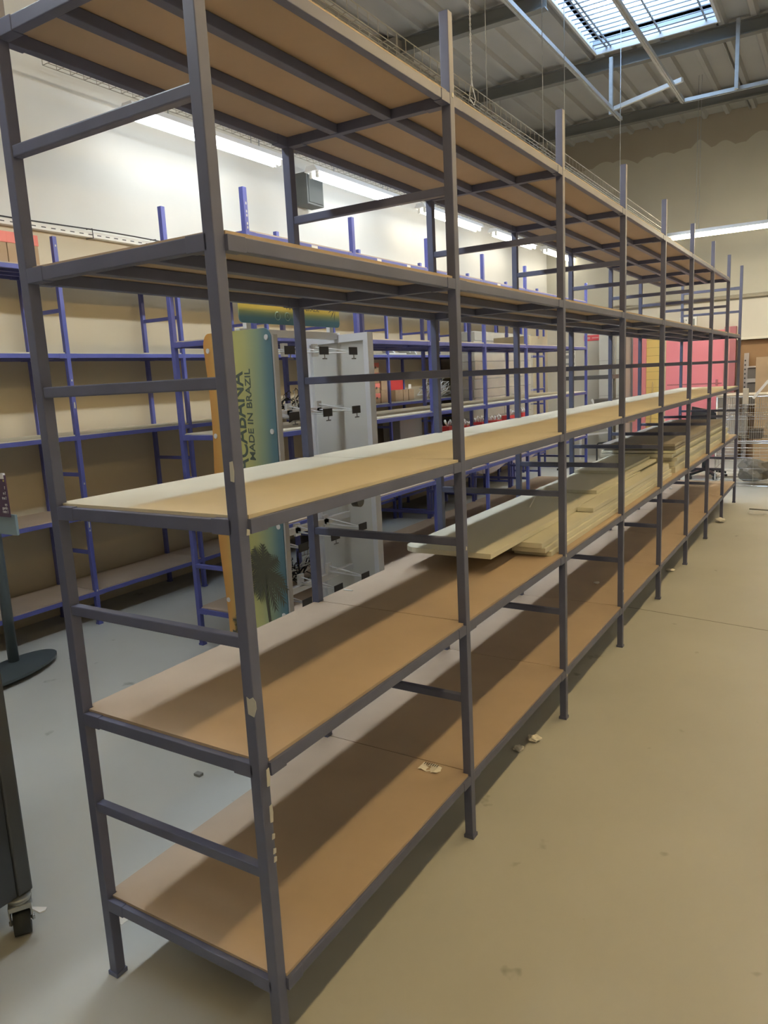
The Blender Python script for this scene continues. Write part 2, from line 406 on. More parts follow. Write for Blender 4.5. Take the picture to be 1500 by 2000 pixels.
# tray hangers on the left row
for i in range(5):
    y = 3.1+2.09*i
    mb = MB().tube([(-3.3, y, 3.535+.012*i), (-3.3, y, 3.605)], .006, 6).tube([(-3.3, y+1, 3.535+.012*i), (-3.3, y+1, 3.605)], .006, 6)
    mb.tube([(-3.3, y, 3.60), (-3.3, y, ZC)], .0025, 5)
    tag(mb.build('hanger_rod', GALV), 'thin rod over the %s batten from the near end of the left row' % ORD[i], 'hanger')
def chain(x, y, z0, z1):
    mb = MB(); z = z0; k = 0
    for s_ in (0, math.pi):
        mb.tube([(x+.005*math.cos(a*2.1+s_), y+.005*math.sin(a*2.1+s_), z0+(z1-z0)*a/90) for a in range(91)], .003, 5)
    return mb
c = chain(-1.3, 4.03, 3.56, ZC)
c.tube([(-1.3,4.03,3.58),(-1.30,4.0,3.50),(-1.3,3.99,3.45),(-1.3,4.06,3.43),(-1.3,4.09,3.47),(-1.3,4.05,3.53),(-1.3,4.03,3.58)], .004, 6)
tag(c.build('hanging_chain', WHITE), 'twisted steel chain with a hook hanging beside the first tall navy post', 'chain')
for x, y, z0, lab in ((-1.3, 4.29, 3.43, 'thin rod just right of the hooked chain'), (-1.3, 5.47, 3.43, 'thin pale rod left of the second tall navy post'),
                  (-1.3, 8.02, 3.43, 'long thin wire in front of the roof light'), (-.85, 10.5, 3.42, 'long thin wire down to the crosswise far batten'),
                  (-1.3, 6.05, 3.43, 'faint thin wire beside the second tall navy post')):
    tag(MB().tube([(x, y, z0), (x, y, ZC)], .0035, 5).build('hanging_wire', GALV), lab, 'wire')

# galvanised hanging frame below the roof light
fr = thing('ceiling_rail_frame', 'galvanised steel channel frame hanging below the roof light', 'rail frame', (-1.2, 8.0, 4.64))
def fpart(n, mb, m=GALV):
    o = mb.build(n, m); o.parent = fr; o.matrix_parent_inverse = Matrix.Translation(fr.location).inverted(); return o
def chan(p, q, w=.045, h=.04):
    return MB().bar(p, q, w, h).bar((p[0],p[1],p[2]-h/2-.004),(q[0],q[1],q[2]-h/2-.004), w*.3, .008)
fpart('rail', chan((-1.565, 2.0, 4.64), (-1.565, 9.07, 4.64)))
fpart('rail', chan((-.815, 2.0, 4.64), (-.805, 8.93, 4.64)))
fpart('rail', chan((-.806, 8.93, 4.64), (4.2, 8.93, 4.64)))
fpart('strut', MB().bar((-1.603, 8.76, 4.62), (-1.603, 8.76, ZC-.14), .04, .04))
fpart('strut', MB().bar((-.219, 8.86, 4.62), (-.219, 8.86, ZC-.05), .04, .04))
fpart('strut', MB().bar((-.812, 3.0, 4.62), (-.812, 3.0, ZC-.05), .04, .04).bar((-1.565, 3.0, 4.62), (-1.565, 3.0, ZC-.05), .04, .04))
sl = MB().bar((-1.543, 8.70, 4.66), (-.70, 8.30, 4.67), .035, .045)
fpart('slotted_rail', sl, mat('pale_galv', (.62,.63,.62), .45, metal=.3))

# ------------------------------------------------------------------ left wall fittings
pt = thing('slotted_trunking', 'white slotted cable trunking running along the left wall above the blue rack', 'trunking', (XL+.02, 1.0, 2.7))
def ppart(n, mb, m):
    o = mb.build(n, m); o.parent = pt; o.matrix_parent_inverse = Matrix.Translation(pt.location).inverted(); return o
ppart('trunk_body', MB().box((XL+.001, .6, 2.685), (XL+.05, YF-.02, 2.725), .002), mat('white_trunk', (.82,.80,.74), .5))
sl = MB(); y = .65
while y < YF-.1: sl.box((XL+.0502, y, 2.701), (XL+.051, y+.035, 2.707)); y += .075
ppart('slot_row', sl, BLACKP)
cbl = MB().tube([(XL+.06, .6+.2*j, 2.735+.006*math.sin(j*.7)) for j in range(58)], .005, 6)
ppart('cable', cbl, BLACKP)
for y in (2.63, 3.22, 5.2):
    ppart('clip', MB().tube([(XL+.03, y-.03, 2.74),(XL+.06, y, 2.745),(XL+.062, y, 2.68),(XL+.02, y-.03, 2.675)], .004, 6), BLACKP)
sp = thing('loudspeaker', 'small grey loudspeaker box fixed high on the left wall', 'loudspeaker', (-3.68, 5.22, 3.44))
def on_parent(par):
    def f(n, mb, m, label=None):
        o = mb.build(n, m); o.parent = par; o.matrix_parent_inverse = Matrix.Translation(par.location).inverted()
        if label: o['label'] = label
        return o
    return f
q = on_parent(sp); q('cabinet', MB().box((-3.72, 5.09, 3.30), (-3.56, 5.36, 3.60), .01), mat('speaker_grey', (.10,.105,.10), .7)); q('wall_bracket', MB().box((XL, 5.18, 3.42), (-3.715, 5.27, 3.5)), BLACKP)
q('grille', MB().box((-3.559, 5.11, 3.32), (-3.554, 5.34, 3.58), .003), mat('speaker_cloth', (.08,.085,.08), .9))

# ------------------------------------------------------------------ display stand (spine + two cheeks + header)
st = thing('display_stand', 'printed display stand with green and yellow side panel and white cheek, in the middle aisle', 'display stand', (-1.365, 1.95, 0))
sp_ = on_parent(st)
def grad_mat(name, axis, stops, lo, hi):
    M = bpy.data.materials.new(name); M.use_nodes = True; nt = M.node_tree; b = nt.nodes['Principled BSDF']; b.inputs['Roughness'].default_value = .35
    tc = nt.nodes.new('ShaderNodeTexCoord'); s = nt.nodes.new('ShaderNodeSeparateXYZ'); nt.links.new(tc.outputs['Object'], s.inputs[0])
    mr = nt.nodes.new('ShaderNodeMapRange'); mr.inputs['From Min'].default_value = lo; mr.inputs['From Max'].default_value = hi
    nt.links.new(s.outputs[axis], mr.inputs['Value']); cr = nt.nodes.new('ShaderNodeValToRGB'); el = cr.color_ramp.elements
    el[0].position, el[0].color = stops[0][0], (*stops[0][1],1); el[1].position, el[1].color = stops[-1][0], (*stops[-1][1],1)
    for p_, c_ in stops[1:-1]:
        e = el.new(p_); e.color = (*c_,1)
    nt.links.new(mr.outputs['Result'], cr.inputs['Fac']); nt.links.new(cr.outputs['Color'], b.inputs['Base Color']); return M
PRINT = grad_mat('print_gradient', 0, [(0,(.62,.30,.07)),(.12,(.66,.36,.10)),(.26,(.58,.47,.14)),(.42,(.58,.55,.18)),(.62,(.48,.49,.21)),(.80,(.27,.36,.25)),(.93,(.11,.22,.26)),(1,(.08,.18,.24))], 0, .515)
INK = mat('print_ink', (.085,.115,.10), .5)
PALM = mat('palm_print', (.085,.085,.055), .5)
# the side panel has its own local frame: X along the width, Y outwards (towards the camera side), Z up
SL, SR = Vector((-1.61, 1.56, 0)), Vector((-1.105, 1.46, 0))
dirw = (SR-SL).normalized(); SW = (SR-SL).length
nrm = Vector((dirw.y, -dirw.x, 0))             # faces the camera
if nrm.dot(Vector((1.02,-1.09,0))-SL) < 0: nrm = -nrm
Z0, Z1 = .25, 1.815
pm = Matrix(((dirw.x, nrm.x, 0, SL.x),(dirw.y, nrm.y, 0, SL.y),(0,0,1,0),(0,0,0,1)))
lean = Matrix.Translation((SW/2,0,Z1)) @ Matrix.Rotation(math.radians(1.0), 4, 'Y') @ Matrix.Translation((-SW/2,0,-Z1))
pm = pm @ lean
def pframe(o, par, mw):
    o.parent = par
    o.matrix_local = Matrix.Translation(par.location).inverted() @ mw if par is st else mw
    return o
def edge_wave(z):    # wavy cut on the rear edge of the panel
    u = (z-Z0)/(Z1-Z0)
    return .018 + .016*math.sin(u*9.0+1.0) - .018*u
r = .05; poly = []
for k in range(9):
    a = math.pi/2*k/8; poly.append((SW-r+r*math.sin(a), Z1-r+r*math.cos(a)))
poly.append((SW, Z0))
zz = [Z0+(Z1-.06-Z0)*k/24 for k in range(25)]
poly += [(edge_wave(z), z) for z in zz]
for k in range(1, 9):
    a = math.pi/2*k/8; e = edge_wave(Z1-.06); poly.append((e+.05-.05*math.cos(a), Z1-.06+.06*math.sin(a)))
poly = poly[::-1]
sidep = pframe(MB().prism(poly, lambda a, z: (a, .002, z), lambda a, z: (a, .006, z)).build('side_panel', PRINT), st, pm)
sidep['label'] = 'printed panel fading from orange through yellow to blue'
ALU = mat('silver_edge', (.50,.50,.52), .35, metal=.4)
def child(name, mb, m, par=sidep):
    o = mb.build(name, m); o.parent = par; return o
child('edge_strip', MB().box((SW+.001, -.02, Z0), (SW+.012, .004, Z1-.03)).box((.04,-.018,Z0+.01),(SW,0.001,Z1-.06)), ALU)
# printed lettering: reads upwards, baseline to the right
def vtext(txt, size, s, z, spacing, bold=0, m=INK, name='lettering', dep=.0008):
    mw = Matrix.Translation((s, .0062, z)) @ Matrix(((0,-1,0,0),(0,0,1,0),(1,0,0,0),(0,0,0,1)))
    return text_mesh(txt, size, m, name, sidep, mw, depth=dep, spacing=spacing, bold=bold)
def fit(o, length, axis=2):
    v = [w.co[axis] for w in o.data.vertices]; lo, hi = min(v), max(v); k = length/(hi-lo)
    for w in o.data.vertices: w.co[axis] = lo+(w.co[axis]-lo)*k
fit(vtext('COPACABANA', .128, .292, .965, 1.0, .002), .665)
fit(vtext('MADE IN BRAZIL', .058, .348, 1.225, 1.0, .0008), .415)
for s, z in ((SW-.03,1.775),(SW-.03,1.365),(SW-.03,.93),(SW-.03,.505),(.035,1.735),(.045,1.33),(.045,.92),(.045,.50)):
    child('screw_cap', MB().disc((s, .008, z), (0,1,0), .012, .006), WHITE)
# palm silhouette
def palm(par, cx, cz, R_, yoff=.0066, lean_=.1, trunk=.4, seed=3, name='palm_print', axis='xz'):
    rd = random.Random(seed); mb = MB()
    n0 = [0]
    def poly3(pts):
        n0[0] += 1; y_ = yoff+.00001*n0[0]
        mb.bm.faces.new([mb.bm.verts.new((a, y_, c)) for a, c in pts])
    for k in range(13):
        a = math.radians(-65+ 310*k/12 + rd.uniform(-8,8)); L = R_*rd.uniform(.8,1.1)
        pts = []
        for j in range(9):
            u = j/8; droop = -.22*L*u*u*(1 if abs(math.cos(a)) > .3 else .2)
            pts.append(Vector((cx+L*u*math.cos(a), 0, cz+L*u*math.sin(a)+droop)))
        for j in range(1, 9):
            p = pts[j]; d = (pts[j]-pts[j-1]).normalized(); nn = Vector((-d.z,0,d.x))
            w = R_*.30*math.sin(math.pi*(.15+.8*j/9))
            for sgn in (-1, 1):
                tip = p + nn*sgn*w + d*w*.9 + Vector((0,0,-w*.35))
                b0 = pts[j-1]; b1 = p+d*R_*.02
                poly3([(b0.x,b0.z),(b1.x,b1.z),(tip.x,tip.z)] if sgn > 0 else [(b1.x,b1.z),(b0.x,b0.z),(tip.x,tip.z)])
    tp_ = [(cx+lean_*trunk*(u**1.5), cz-trunk*u) for u in [j/8 for j in range(9)]]
    w = R_*.07
    for (a, b_), (c_, d_) in zip(tp_, tp_[1:]): poly3([(a-w,b_),(a+w,b_),(c_+w,d_),(c_-w,d_)])
    o = mb.build(name, PALM); o.parent = par; return o
palm(sidep, .355, .70, .15, lean_=.12, trunk=.42, seed=5)
palm(sidep, .15, .40, .075, lean_=-.1, trunk=.15, seed=8)
child('ground_print', MB().prism([(.05,.255),(.50,.255),(.50,.30),(.42,.33),(.36,.315),(.28,.35),(.2,.36),(.12,.33),(.06,.345)], lambda a, z: (a,.0061,z), lambda a, z: (a,.0064,z)), PALM)
# white cheek on the far side
WLt, WRt = Vector((-1.62, 2.386, 0)), Vector((-1.124, 2.277, 0))
dw = (WRt-WLt).normalized(); WW = (WRt-WLt).length; nw = Vector((dw.y, -dw.x, 0))
if nw.dot(Vector((0,-1,0))) < 0: nw = -nw
wm = Matrix(((dw.x, nw.x, 0, WLt.x),(dw.y, nw.y, 0, WLt.y),(0,0,1,0),(0,0,0,1)))
def wpart(n, mb, m): return pframe(mb.build(n, m), st, wm)
wpart('cheek_panel', MB().box((.01,-.004,.06),(WW-.01,.0,1.80)), mat('cheek_sheet', (.66,.66,.62), .45))
wpart('cheek_frame', MB().box((0,-.02,.05),(.035,.02,1.815)).box((WW-.035,-.02,.05),(WW,.02,1.815)).box((.035,-.02,1.775),(WW-.035,.02,1.815)).box((.035,-.02,.05),(WW-.035,.02,.09)), mat('white_frame', (.74,.75,.78), .45))
# spine uprights, rails, hooks
for y in (1.60, 2.26): sp_('upright', MB().box((-1.38, y-.015, 1.79), (-1.357, y+.015, 2.08)), WHITE)
for z in (1.81, 1.42, 1.10, .82, .51): sp_('crossbar', MB().box((-1.378, 1.53, z-.018), (-1.352, 2.33, z+.018), .003), WHITE)
for y in (1.55, 2.33):
    sp_('foot', MB().box((-1.60, y-.02, .03), (-1.13, y+.02, .07), .004).disc((-1.57,y,.018),(0,1,0),.018,.02).disc((-1.16,y,.018),(0,1,0),.018,.02), mat('stand_foot', (.3,.29,.28), .5))
for z in (1.71, 1.415, 1.10, .80, .53):
    for y in (1.59, 1.85, 2.10):
        hk = sp_('hook', MB().tube([(-1.36, y, z+.01), (-1.25, y, z+.003), (-1.13, y, z), (-1.125, y, z+.006)], .0042, 6).tube([(-1.36,y,z+.04),(-1.13,y,z+.004)], .003, 6).box((-1.368,y-.02,z-.01),(-1.352,y+.02,z+.055)), WHITE)
        tg = MB().box((-1.119, y-.036, z-.014), (-1.115, y+.036, z+.024)).build('tag_holder', BLACKP); tg.parent = hk
        t2 = MB().box((-1.1148, y-.02, z-.036), (-1.1140, y+.02, z-.030)).box((-1.1148, y-.004, z-.034), (-1.1140, y+.004, z-.014)).build('tag_clip', GREYP); t2.parent = hk
# header board
HG = grad_mat('header_gradient', 2, [(0,(.07,.20,.27)),(.10,(.09,.23,.29)),(.20,(.30,.38,.20)),(.28,(.66,.57,.14)),(.8,(.72,.50,.16)),(1,(.66,.42,.12))], 1.855, 2.10)
hp = []
for cx, cz, a0 in ((2.30,2.08,0),(1.55,2.08,90),(1.55,1.875,180),(2.30,1.875,270)):
    for k in range(6):
        a = math.radians(a0+18*k); hp.append((cx+.022*math.cos(a), cz+.022*math.sin(a)))
hd = sp_('header_board', MB().prism(hp, lambda y, z: (-1.350, y, z), lambda y, z: (-1.345, y, z)), HG); hd['label'] = 'printed header board, yellow above and blue below'
def hchild(n, mb, m):
    o = mb.build(n, m); o.parent = hd; return o
hchild('header_frame', MB().box((-1.356, 1.535, 1.87), (-1.3505, 2.315, 1.9)).box((-1.356, 2.31, 1.89), (-1.3505, 2.322, 2.08)), ALU)
def htext(txt, size, y, z, L, m=INK, bold=0):
    mw = Matrix.Translation((-1.3446, y, z)) @ Matrix(((0,0,1,0),(1,0,0,0),(0,1,0,0),(0,0,0,1)))
    o = text_mesh(txt, size, m, 'lettering', hd, mw, bold=bold); fit(o, L, 1); return o
htext('MADE IN BRAZIL', .036, 1.87, 1.928, .27)
htext('COPACABANA', .075, 1.72, 1.985, .50, bold=.001)
ICON = mat('icon_ink', (.35,.5,.42), .5)
for y in (1.80, 1.875, 1.955):
    mb = MB(); mb.tube([(-1.3440, y+.019*math.cos(t), 1.893+.019*math.sin(t)) for t in [2*math.pi*k/16 for k in range(17)]], .0015, 4, False)
    mb.tube([(-1.3440, y-.008, 1.887),(-1.3440, y, 1.902),(-1.3440, y+.009, 1.886)], .0018, 4)
    hchild('icon', mb, ICON)
for y0_, z0_, sg in ((1.55, 2.02, 1), (2.29, 1.955, -1)):
    mb = MB()
    for k in range(6):
        a = math.radians(-80+28*k); L = .075
        v = [mb.bm.verts.new((-1.3445+.0001*k, y0_+sg*u, z0_+w)) for u, w in ((0,0),(L*math.cos(a)+.004,L*math.sin(a)),(L*.6*math.cos(a+.18),L*.6*math.sin(a+.18)))]
        mb.bm.faces.new(v)
    hchild('palm_print', mb, PALM)

# ------------------------------------------------------------------ long white shelf panels lying on the second shelf of the navy rack
zS = LV[1]+.0015
def plank(x0, x1, y0, y1, z0, th, m, label, rotz=0, round_=0, group='long panels on the second shelf of the navy rack'):
    cx, cy = (x0+x1)/2, (y0+y1)/2
    P_ = [(x0-cx, y0-cy), (x1-cx, y0-cy), (x1-cx, y1-cy), (x0-cx, y1-cy)]
    if round_:
        P_ = [(x0-cx+round_-round_*math.cos(a), y0-cy+round_-round_*math.sin(a)) for a in [math.pi/2*k/6 for k in range(7)]] + P_[1:]
    o = MB().prism(P_, lambda a, b: (a, b, 0), lambda a, b: (a, b, th)).build('shelf_panel', m, bevel=.0015)
    o.location = (cx, cy, z0); o.rotation_euler.z = math.radians(rotz)
    return tag(o, label, 'panel', group)
WL_ = mat('white_laminate', (.66,.65,.54), .5, var=.02, scale=2)
names = ['lowest','second lowest','third lowest','upper']
G2 = 'cream panels on the second shelf'
for k in range(3):
    plank(-.20+.008*(k%2), -.028-.010*k, 1.90-.015*(k%3)+(.03 if k==0 else 0), 4.55+.03*(k%2), zS+.0235*k, .0225, WL_, '%s narrow cream panel of the short front stack on the second shelf' % names[k], group=G2)
plank(-.555, -.21, 1.95, 4.4, zS, .070, GREYL, 'thick greige block under the wide white panel on the second shelf', group=G2)
plank(-.545, -.135, 1.53, 4.05, zS+.0715, .022, WL_, 'wide white panel overhanging the near end of the second shelf stack', round_=.07, group=G2)
plank(-.128, -.045, 2.62, 4.52, zS+.0715, .022, WL_, 'narrow cream panel beside the wide white panel, nearest the aisle', group=G2)
plank(-.50, -.15, 3.05, 4.60, zS+.0945, .020, WL_, 'cream panel laid on the wide white panel at the third bay', group=G2)
plank(-.50, -.20, 3.75, 4.62, zS+.1155, .018, WL_, 'short cream panel on top of the stack at the fourth bay', group=G2)
cb = MB().tube([(-.36,2.55,.865),(-.37,2.62,.885),(-.40,2.74,.893),(-.44,2.9,.88),(-.48,3.0,.885)], .0035, 6)
tag(cb.build('white_cable', PLAST), 'curled white cable end lying on the wide white panel', 'cable')
sizes = [.045,.034,.026,.026,.018,.024,.020]
z = zS; labs = ['bottom','second','third','fourth','fifth','sixth','top']
offs = [(.0,.0),(-.01,.02),(.006,.03),(-.02,-.03),(.0,.0),(-.012,.04),(-.006,.01)]
for k, th in enumerate(sizes):
    dx, dy = offs[k]
    plank(-.575, -.028+dx, 4.68+dy, 7.62-.05*k, z, th, WL_ if k < 5 else GREYL, '%s board of the tall pile of panels at the far end' % labs[k], group='boards of the tall far pile')
    z += th+.004

# ------------------------------------------------------------------ small things on shelves and floor
lab = thing('price_label', 'crumpled white price label lying on the bottom shelf of the navy rack', 'label', (-.125, .962, LV[0]+.002))
q = on_parent(lab)
mb = MB(); g = [[mb.bm.verts.new((-.165+.075*i/5+.004*math.sin(j), .935+.05*j/3, LV[0]+.0035+.004*math.sin(i*1.7+j))) for i in range(6)] for j in range(4)]
for j in range(3):
    for i in range(5): mb.bm.faces.new((g[j][i], g[j][i+1], g[j+1][i+1], g[j+1][i]))
q('sheet', mb, PAPER)
mb = MB()
for i in range(7): mb.box((-.155+.008*i, .965, LV[0]+.0086), (-.152+.008*i, .98, LV[0]+.009))
q('print', mb, BLACKP)
def crumple(loc, r, m, label, cat, name, seed=1, flat=.4, kind=None):
    bm = bmesh.new(); bmesh.ops.create_icosphere(bm, subdivisions=3, radius=r); rd = random.Random(seed)
    ph = [rd.uniform(0,6) for _ in range(6)]
    for v in bm.verts:
        d = v.co.normalized(); k = 1+.22*math.sin(d.x*4+ph[0])*math.sin(d.y*5+ph[1])+.1*math.sin(d.z*7+d.x*5+ph[2])+rd.uniform(-.015,.015)
        v.co = d*r*k; v.co.z *= flat
    zmin = min(v.co.z for v in bm.verts)
    for v in bm.verts: v.co.z -= zmin
    me = bpy.data.meshes.new(name); bm.to_mesh(me); bm.free(); me.materials.append(m)
    o = bpy.data.objects.new(name, me); COL.objects.link(o); o.location = loc
    return tag(o, label, cat)
crumple((-.075,1.63,0), .022, PAPER, 'small white plastic scrap on the floor under the front edge of the second bay', 'scrap', 'plastic_scrap', 2)
crumple((-.045,1.735,0), .028, PAPER, 'crumpled white plastic bag scrap with a tail, beside the rack shadow', 'scrap', 'plastic_scrap', 3, .35)
crumple((.018,6.80,0), .045, PAPER, 'white plastic wad on the floor at the foot of the seventh post', 'scrap', 'plastic_scrap', 4, .45)
crumple((-.063,4.76,0), .03, PAPER, 'small pale scrap on the floor at the fifth bay', 'scrap', 'plastic_scrap', 5, .3)
crumple((.30,7.33,0), .09, CLEAR, 'flattened clear film lying on the aisle floor in front of the wire cage', 'film', 'plastic_film', 6, .15)
tag(MB().tube([(.20,7.60,.006),(.62,7.52,.006)], .006, 8).build('dark_rod', GREYP), 'thin dark rod lying on the floor near the wire cage', 'rod')
tag(MB().box((-1.178,.845,0),(-1.145,.868,.012),.002).build('plastic_clip', GREYP), 'small grey plastic clip lying on the floor behind the navy rack', 'clip')
tag(MB().box((-.78,.125,.0),(-.735,.185,.0012)).build('paper_tag', PAPER), 'white paper tag on the floor by the near rear post of the navy rack', 'paper tag')
tag(MB().box((-.585,1.15,LV[1]+.002),(-.545,1.156,LV[1]+.005)).build('white_clip', PLAST), 'tiny white clip at the rear edge of the second shelf', 'clip')
for k, (x, y) in enumerate(((-.249,3.396),(-.552,7.307))):
    crumple((x,y,LV[0]+.0015), .018, PAPER, ('tiny paper scrap on the bottom shelf of the fourth bay','tiny paper scrap on the bottom shelf of the last bay')[k], 'scrap', 'paper_scrap', 9+k, .3)

# black panel trolley at the left edge
tr = thing('panel_trolley', 'black panel trolley on castors, cut off by the left edge', 'trolley', (-1.2,-.45,0)); q = on_parent(tr)
q('body', MB().box((-1.45,-.95,.126),(-.975,.0,1.35),.004), BLACK)
q('side_panel', MB().box((-.975,-.95,.126),(-.963,-.045,1.34),.002), mat('trolley_face', (.05,.06,.08), .3))
q('corner_post', MB().box((-.975,-.043,.126),(-.958,.002,1.34),.006), mat('corner_black', (.075,.085,.10), .3))
for x, y in ((-.975,-.035),(-.975,-.9),(-1.42,-.035),(-1.42,-.9)):
    f = q('castor_fork', MB().disc((x,y,.121),(0,0,1),.034,.01,20).disc((x,y,.111),(0,0,1),.030,.012,20)
          .prism([(-.03,.106),(.03,.106),(.024,.062),(.008,.034),(-.006,.034),(-.022,.07)], lambda a,z_: (x-.031,y+a,z_), lambda a,z_: (x-.028,y+a,z_))
          .prism([(-.03,.106),(.03,.106),(.024,.062),(.008,.034),(-.006,.034),(-.022,.07)], lambda a,z_: (x+.028,y+a,z_), lambda a,z_: (x+.031,y+a,z_))
          .box((x-.031,y-.03,.09),(x+.031,y+.03,.106),.003), mat('zinc_plate', (.42,.44,.43), .35, metal=.7))
    w = MB().disc((x,y,.038),(1,0,0),.038,.046,28).build('castor_wheel', mat('rubber', (.03,.035,.035), .7), f)
    ax = MB().disc((x,y,.040),(1,0,0),.007,.070,12).build('axle_bolt', CHROME, f)
    l = None
    if (x, y) == (-.975,-.035):
        l = MB().prism([(0,0),(.018,.004),(.05,.012),(.058,.0),(.052,-.014),(.02,-.006)], lambda a,b_: (x+.02+a*.9,y+.0+b_+a*.35,.082-a*.1), lambda a,b_: (x+.02+a*.9,y+.0+b_+a*.35,.086-a*.1)).build('brake_lever', WHITE, f)
    rotc = Matrix.Translation((x,y,0)) @ Matrix.Rotation(math.radians(58), 4, 'Z') @ Matrix.Translation((-x,-y,0))
    for o_ in (f, w, ax): o_.data.transform(rotc)
    if l: l.data.transform(Matrix.Translation((-.002,.014,-.004)))

# information stand behind it
fs = thing('sign_stand', 'dark pole stand with a small purple notice and an oval base, at the left edge', 'sign stand', (-3.05,1.24,0)); q = on_parent(fs)
GM = mat('gunmetal', (.10,.125,.135), .35, metal=.3)
ov = [( .33*math.cos(a)*(1 if abs(math.cos(a))<.98 else .99), .15*math.sin(a)) for a in [2*math.pi*k/32 for k in range(32)]]
ov = [(a*math.cos(1.82)-b_*math.sin(1.82), a*math.sin(1.82)+b_*math.cos(1.82)) for a, b_ in ov]
q('base_plate', MB().prism(ov, lambda a,b_: (-2.95+a,1.15+b_,.03), lambda a,b_: (-2.95+a,1.15+b_,.045)), GM)
q('rubber_pad', MB().disc((-2.98,1.34,.015),(0,0,1),.05,.03).disc((-2.9,.95,.015),(0,0,1),.05,.03), BLACKP)
q('pole', MB().tube([(-3.06,1.24,.045),(-3.06,1.24,1.18)], .030, 16), GM)
q('holder', MB().box((-3.04,1.20,.825),(-2.78,1.215,.94),.003), mat('blue_grey', (.22,.30,.34), .4))
PUR = mat('purple_card', (.075,.04,.085), .5)
nc = q('notice', MB().box((-3.02,1.18,.93),(-2.79,1.186,1.16)), PUR, 'dark purple notice with white text')
for txt, z_, c_ in (('o',1.125,(.7,.6,.2)),('?',1.085,(.6,.6,.6)),('n ?',1.055,(.6,.6,.6)),('tes ?',1.028,(.6,.6,.6)),('ue',.993,(.6,.6,.6)),('garde',.973,(.6,.6,.6)),('ente !',.953,(.6,.6,.6))):
    o = text_mesh(txt, .022, mat('notice_ink_%d' % int(c_[2]*10), c_, .6), 'lettering', nc, Matrix.Translation((0,0,0)) @ Matrix(((1,0,0,0),(0,0,-1,0),(0,1,0,0),(0,0,0,1))), bold=.0006)
    w = max(v.co.x for v in o.data.vertices)
    o.data.transform(Matrix.Translation((-2.80-w, 1.1792, z_))); o.parent = nc; o.matrix_parent_inverse = Matrix.Translation(fs.location).inverted() @ Matrix.Translation(fs.location)
q('notice_clip', MB().box((-2.83,1.176,1.14),(-2.80,1.19,1.17)), WHITE)

# ------------------------------------------------------------------ goods on the wall rack
def carton(x0,x1,y0,y1,z0,h,label,lid=None,lh=.035,holes=False,group=None,body=CARD,name='storage_box'):
    t = thing(name, label, 'box', ((x0+x1)/2,(y0+y1)/2,z0), group); q = on_parent(t)
    q('box_body', MB().box((x0,y0,z0),(x1,y1,z0+h-(lh if lid else 0)),.002), body)
    if lid: q('lid', MB().box((x0-.004,y0-.004,z0+h-lh-.015),(x1+.004,y1+.004,z0+h),.003), lid)
    if holes: q('finger_hole', MB().disc((x1+.0045,(y0+y1)/2,z0+h-lh-.016),(1,0,0),.014,.002), BLACKP)
    if name == 'carton': q('tape_strip', MB().box((x0-.0005,(y0+y1)/2-.02,z0+h-.03),(x1+.0005,(y0+y1)/2+.02,z0+h+.0006)), mat('brown_tape', (.34,.22,.12), .3))
    return t
zt = LV[4]+.002
for k in range(3):
    y = 1.72-.21*k
    carton(-3.66,-3.33,y,y+.205,zt,.185,'salmon lidded box on top of the wall rack, %s from the right' % ORD[k], REDL, .05, True, 'salmon lidded boxes on top of the wall rack')
z3 = LV[2]+.002
for k in range(4):
    carton(-3.62,-3.42,5.88,6.02,z3+.112*k,.11,'red lidded box beside the white cheek, %s from the bottom' % ORD[k], REDL, .035, True, 'red lidded boxes stacked on the wall rack')
carton(-3.62,-3.42,6.05,6.24,z3,.14,'brown carton beside the column of red lidded boxes', name='carton')
carton(-3.62,-3.42,6.06,6.22,z3+.142,.12,'smaller brown carton on top of the one beside the red lidded boxes', name='carton')
for k, (y, w) in enumerate(((6.36,.17),(6.545,.11),(6.67,.125))):
    carton(-3.58,-3.42,y,y+w,z3,.13,'%s brown carton from the left in front of the big red box' % ORD[k], name='carton', group='cartons in front of the red box')
carton(-3.66,-3.60,6.28,6.85,z3,.27,'wide red box standing behind small cartons on the wall rack', body=RED, name='red_box')
tag(MB().box((-3.415,6.655,z3+.14),(-3.412,6.72,z3+.19)).build('white_card', PAPER), 'small white card with dark print on the carton row', 'card')
tag(MB().box((-3.60,6.30,z3+.0),(-3.50,6.34,z3+.17)).build('white_leaflet_pile', PAPER), 'white leaflets stood behind the cartons', 'leaflets')
z2 = LV[1]+.002
tag(MB().box((-3.64,6.40,z2),(-3.40,6.93,z2+.36),.01).build('metal_cabinet', mat('brushed_steel', (.42,.41,.37), .35, metal=.5)), 'brushed grey metal cabinet standing on the wall rack behind the white cheek', 'cabinet')
tag(MB().box((-3.60,6.97,z2),(-3.45,7.0,z2+.38)).build('white_board', PAPER), 'white board leaning beside the brushed metal cabinet', 'board')
z4 = LV[3]+.002
for k, (y, a, l_) in enumerate(((6.1,30,'left'),(6.45,25,'middle'),(6.62,40,'right'))):
    o = MB().prism([(-.12,0),(.12,0),(.12,.018),(-.12,.018)], lambda u,z_: (-.07,u,z_), lambda u,z_: (.07,u,z_)).build('display_tray', WHITE)
    o.location = (-3.45,y+.12,z4+.07); o.rotation_euler.x = math.radians(-a)
    tag(o, '%s tilted white display tray lying on the wall rack shelf' % l_, 'tray')
plank_o = tag(MB().box((-3.5,6.1,z4+.0),(-3.36,6.55,z4+.018)).build('white_slab', PAPER), 'flat white slab on the wall rack under the tilted trays', 'slab')
